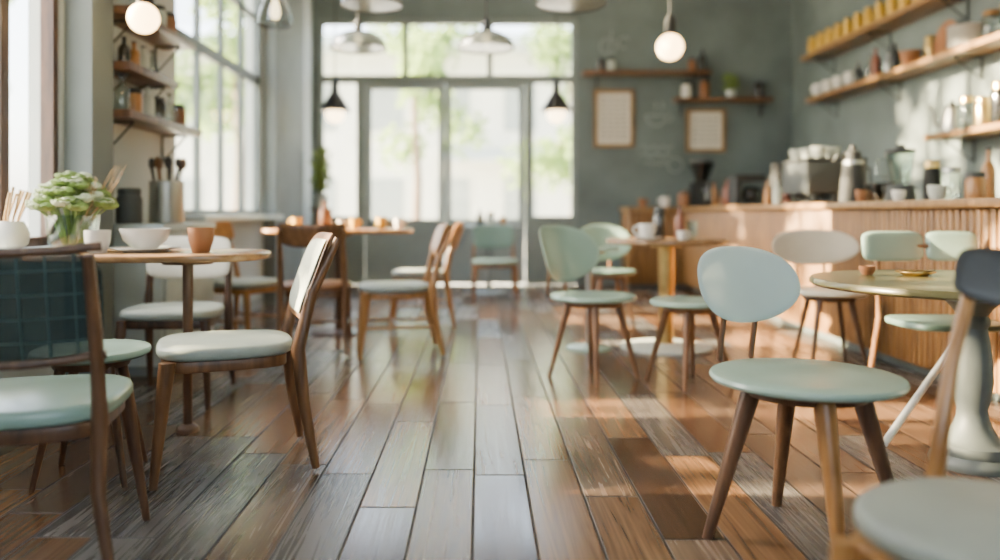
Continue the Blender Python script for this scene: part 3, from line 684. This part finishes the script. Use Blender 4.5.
MB().box((0, 0, .82), (.36, .86, .036), bev=.006).build('top', 'panel_white', o)
o = thing('utensil_canister', 'grey steel canister of dark utensils on the pale console under the left shelves', 'canister', (-1.86, 4.75, .839))
MB().lathe([(0, 0), (.098, 0), (.1, .008), (.1, .245), (.094, .25), (.094, .02), (0, .018)], seg=36).build('canister', 'steel', o)
for k in range(9):
    a = k*2*PI/9+.3; c, s = math.cos(a), math.sin(a)
    u = MB().tube([(.03*c, .03*s, .03), (.075*c, .075*s, .26), (.088*c, .088*s, .33)], [.006, .006, .008], 8).build('utensil', 'charcoal' if k % 3 else 'teak', o)
    MB().pad(.045, .07, .01, 2.2, .004, T(.091*c, .091*s, .355) @ RZ(a*1.3), seg=16, K=4).build('utensil_head', 'charcoal' if k % 3 else 'teak', u)
jar('dark lidded tin at the pillar end of the pale console', (-1.96, 4.47, .839), 'greybody', .07, .2, 'darksteel')

# ------------------------------------------------------------------ menu boards and chalk
def board(label, x0, x1, z0, z1):
    o = thing('menu_board', label, 'menu board', ((x0+x1)/2, YB, (z0+z1)/2)); w_, h_ = x1-x0, z1-z0; f = .04
    g = MB()
    for s in (-1, 1):
        g.box((s*(w_/2-f/2), -.02, 0), (f, .036, h_)); g.box((0, -.02, s*(h_/2-f/2)), (w_-2*f+.004, .034, f))
    g.build('frame', 'oak', o)
    MB().box((0, -.008, 0), (w_-2*f-.002, .012, h_-2*f-.002)).build('sheet', 'paper', o)
    MB().box((0, -.0155, 0), (w_-2*f-.09, .002, h_-2*f-.1)).build('printed_rows', 'print', o)
board('wood-framed menu board beside the window, left of the pair', 1.42, 1.92, 1.72, 2.44)
board('wood-framed menu board under the right back-wall shelf', 2.57, 3.06, 1.66, 2.2)
def chalk(label, cx, cz_, strokes):
    g = MB()
    for s in strokes: g.tube([(cx+a, YB-.004, cz_+b) for a, b in s], .007, 6)
    tag(g.build('chalk_drawing', 'chalk'), label, 'drawing')
def arc(cx, cy, r, a0, a1, n=14): return [(cx+r*math.cos(a0+(a1-a0)*i/n), cy+r*math.sin(a0+(a1-a0)*i/n)) for i in range(n+1)]
chalk('faint chalk sketch of a cup on the wall between the two menu boards', 2.2, 2.12, [arc(0, 0, .13, PI, 2*PI), [(-.13, 0), (.13, 0)], arc(.15, -.03, .05, -PI/2, PI/2), arc(-.05, .12, .05, -1, 1), arc(.04, .12, .05, -1, 1)])
chalk('faint chalk scribble on the wall below the gap between menu boards', 2.22, 1.62, [[(-.2+.04*i, .03*math.sin(i*2.1)+.1) for i in range(11)], [(-.2+.04*i, .03*math.sin(i*1.7)) for i in range(10)], [(-.16+.04*i, .025*math.sin(i*2.4)-.1) for i in range(8)], arc(.22, -.12, .09, 0, 2*PI, 20)])
chalk('faint chalk leaf sketch high on the wall right of the window', 1.6, 2.98, [arc(0, 0, .1, 0, 2*PI, 18), [(0, -.1), (.05, .2)], arc(.2, .05, .07, .5, 5)])

# ------------------------------------------------------------------ pendants
def cord(o, z0, ztop, m='charcoal'): MB().tube([(0, 0, z0), (0, 0, ztop-.031)], .006, 8).build('cord', m, o); MB().lathe([(0, ztop-.03), (.05, ztop-.03), (.045, ztop-.001), (0, ztop-.001)], seg=20).build('ceiling_cap', m, o)
def globe(label, x, y, z, r):
    o = thing('globe_pendant', label, 'pendant lamp', (x, y, z)); n = 14
    MB().lathe([(r*math.sin(PI*i/n), -r*math.cos(PI*i/n)) for i in range(n+1)], seg=30).build('globe', 'bulb', o)
    MB().lathe([(0, r*.93), (r*.42, r*.93), (r*.45, r*1.2), (r*.4, r*2.), (r*.2, r*2.4), (0, r*2.4)], seg=20).build('socket', 'charcoal', o)
    cord(o, r*2.38, H-z)
globe('glowing warm globe lamp hanging at the left pier shelves', -1.64, 3.9, 1.85, .075)
globe('glowing warm globe lamp hanging before the menu boards', 1.425, 6.0, 2.145, .1)
def dome(label, x, y, z, r, h, m='shadeglass'):
    o = thing('dome_pendant', label, 'pendant lamp', (x, y, z)); pr = []
    n = 10
    for i in range(n+1):
        a = PI/2*i/n; pr.append((max(r*math.cos(a), .03), h*math.sin(a)))
    inner = [(max(a-.006, .02), max(b-.006, 0)) for a, b in pr][::-1]
    MB().lathe([(r-.006, 0)]+pr+inner[:-1]+[(r-.0055, .0005)], seg=44).build('shade', m, o)
    g = MB(); ns = 44
    g.rings([[((r+.004*math.cos(b_))*math.cos(2*PI*i/ns), (r+.004*math.cos(b_))*math.sin(2*PI*i/ns), .004*math.sin(b_)-.006) for i in range(ns)] for b_ in [2*PI*q/8 for q in range(9)]], False, False)
    g.build('rim', 'darksteel', o)
    MB().lathe([(0, h+.001), (.035, h+.001), (.03, h+.07), (.012, h+.1), (0, h+.1)], seg=20).build('socket', 'darksteel', o)
    MB().lathe([(0, h*.15), (.02, h*.18), (.032, h*.35), (.03, h*.5), (.016, h*.75), (0, h*.76)], seg=20).build('bulb', 'bulb_soft', o)
    cord(o, h+.09, H-z)
dome('grey glass dome lamp hanging left of centre before the back window', -.99, 6.5, 2.24, .23, .14)
dome('grey glass dome lamp hanging at centre before the back window', .05, 6.5, 2.24, .23, .14)
dome('nearer pale dome lamp cut by the top edge, left of centre', -.675, 5.0, 2.20, .19, .14, 'shadepale')
dome('nearer pale dome lamp cut by the top edge, right of centre', .57, 5.0, 2.21, .22, .14, 'shadepale')
dome('small clear lamp hanging at the top edge before the left windows', -1.28, 5.0, 2.08, .105, .2, 'clearshade')
def cone(label, x, y, z, r, h):
    o = thing('cone_pendant', label, 'pendant lamp', (x, y, z))
    MB().lathe([(r-.008, 0), (r, 0), (r*.55, h*.35), (r*.24, h*.6), (r*.2, h), (.012, h), (.012, h-.006), (r*.18, h-.008), (r*.22, h*.59), (r*.53, h*.33)], seg=36).build('shade', 'black', o)
    n = 10; q = r*.55
    MB().lathe([(q*math.sin(PI*i/n), -.03-q*math.cos(PI*i/n)) for i in range(n+1)], seg=20).build('bulb', 'bulb_soft', o)
    MB().lathe([(0, q-.032), (.025, q-.032), (.025, h*.62), (0, h*.62)], seg=16).build('socket', 'black', o)
    cord(o, h-.003, H-z)
cone('small black cone lamp hanging at the left of the back window', -1.54, 8.5, 1.98, .18, .34)
cone('small black cone lamp hanging at the right of the back window', .81, 8.5, 1.98, .18, .34)

# ------------------------------------------------------------------ outside
b = MB(); b.box((0, 20, -.12), (90, 90, .1)); struct(b.build('ground', 'pave'))
def tree(label, x, y, h, r, n, low=.42, ls=1.):
    o = thing('tree', label, 'tree', (x, y, -.07))
    MB().tube([(0, 0, 0), (.05, .03, h*.3), (-.05, 0, h*.6), (.05, 0, h*.9)], [.16, .12, .09, .04], 10).build('trunk', 'bark', o)
    b = MB(); cs = []
    for k in range(12):
        a = random.uniform(0, 2*PI); q = random.uniform(.1, .8)*r; cs.append(Vector((q*math.cos(a), q*math.sin(a), h*random.uniform(low, 1.))))
    for k in range(n):
        c = random.choice(cs); d = Vector((random.gauss(0, 1), random.gauss(0, 1), random.gauss(0, .8))).normalized()*random.uniform(.3, 1)*r*.42
        p = c+d; s = random.uniform(.08, .16)*ls
        e1 = Vector((random.gauss(0, 1), random.gauss(0, 1), random.gauss(0, 1))).normalized(); e2 = e1.orthogonal().normalized()
        b.bm.faces.new([b.bm.verts.new(p+q) for q in (e1*s, e2*s*.6, -e1*s, -e2*s*.6)])
    b.build('foliage', 'treeleaf', o)
tree('street tree outside the nearest left window', -10.5, 16, 6.5, 2.0, 2600)
tree('street tree outside the farther left windows', -5.6, 18.5, 7.5, 2.0, 2600)
tree('street tree outside the left part of the back window', -1.8, 22.5, 6.5, 1.9, 2000, .3)
tree('street tree outside the right part of the back window', 2.6, 22, 7, 2.1, 2200, .3)
tree('unseen tree added outside the left wall to dapple the sun, level with the flower table', -8.5, 3.0, 6.2, 1.7, 230, .5, 1.5)  # added out of view to break up sunlight entering the near left window
tree('unseen tree added outside the left wall to dapple the sun, level with the yellow-cup table', -8.0, 7.4, 6.2, 1.6, 340, .5, 1.5)  # also added out of view; sparse leaves dapple sun through the farther window
o = thing('building', 'pale building across the street seen through the back window', 'building', (-1, 30, -.07))
MB().box((0, 1.5, 3.5), (26, 3, 7)).build('wall', 'render', o)
MB().box((0, -.1, 7.1), (26.4, 3.6, .3)).build('cornice', 'panel_white', o)
for k in range(9):
    for z in (1.4, 4.9):
        MB().box((-10+2.5*k, -.04, z), (1.2, .08, 1.7)).build('window', 'farwindow', o)
MB().box((2, -.7, 3.1), (5, 1.4, .12), Matrix.Rotation(.35, 3, 'X')).build('awning', 'awning', o)

# ------------------------------------------------------------------ light, world, camera
w = bpy.data.worlds.new('World'); bpy.context.scene.world = w; w.use_nodes = True
nt = w.node_tree; bg = nt.nodes['Background']
sky = nt.nodes.new('ShaderNodeTexSky'); sky.sky_type = 'NISHITA'; sky.sun_disc = False; sky.sun_elevation = math.radians(35); sky.sun_rotation = math.radians(-90)
sky.air_density = 1.; sky.dust_density = 4
mx = nt.nodes.new('ShaderNodeMix'); mx.data_type = 'RGBA'; mx.inputs['Factor'].default_value = .75; mx.inputs[7].default_value = (.96, 1.0, .95, 1)
nt.links.new(sky.outputs[0], mx.inputs[6]); nt.links.new(mx.outputs[2], bg.inputs['Color'])
bg.inputs['Strength'].default_value = 6.4
sd = bpy.data.lights.new('sun', 'SUN'); sd.energy = 145; sd.angle = math.radians(1.0); sd.color = (1, .79, .47)
so = bpy.data.objects.new('sun', sd); COL.objects.link(so)
so.rotation_euler = Vector((1, -.03, -.34)).to_track_quat('-Z', 'Y').to_euler()

cd = bpy.data.cameras.new('camera'); cam = bpy.data.objects.new('camera', cd); COL.objects.link(cam)
cam.location = (0, 0, .9); cam.rotation_euler = (PI/2, 0, 0)
cd.sensor_width = 36; cd.lens = 28.8; cd.shift_x = .02; cd.shift_y = -.067; cd.clip_start = .02
cd.dof.use_dof = True; cd.dof.focus_distance = 2.6; cd.dof.aperture_fstop = .9
bpy.context.scene.camera = cam
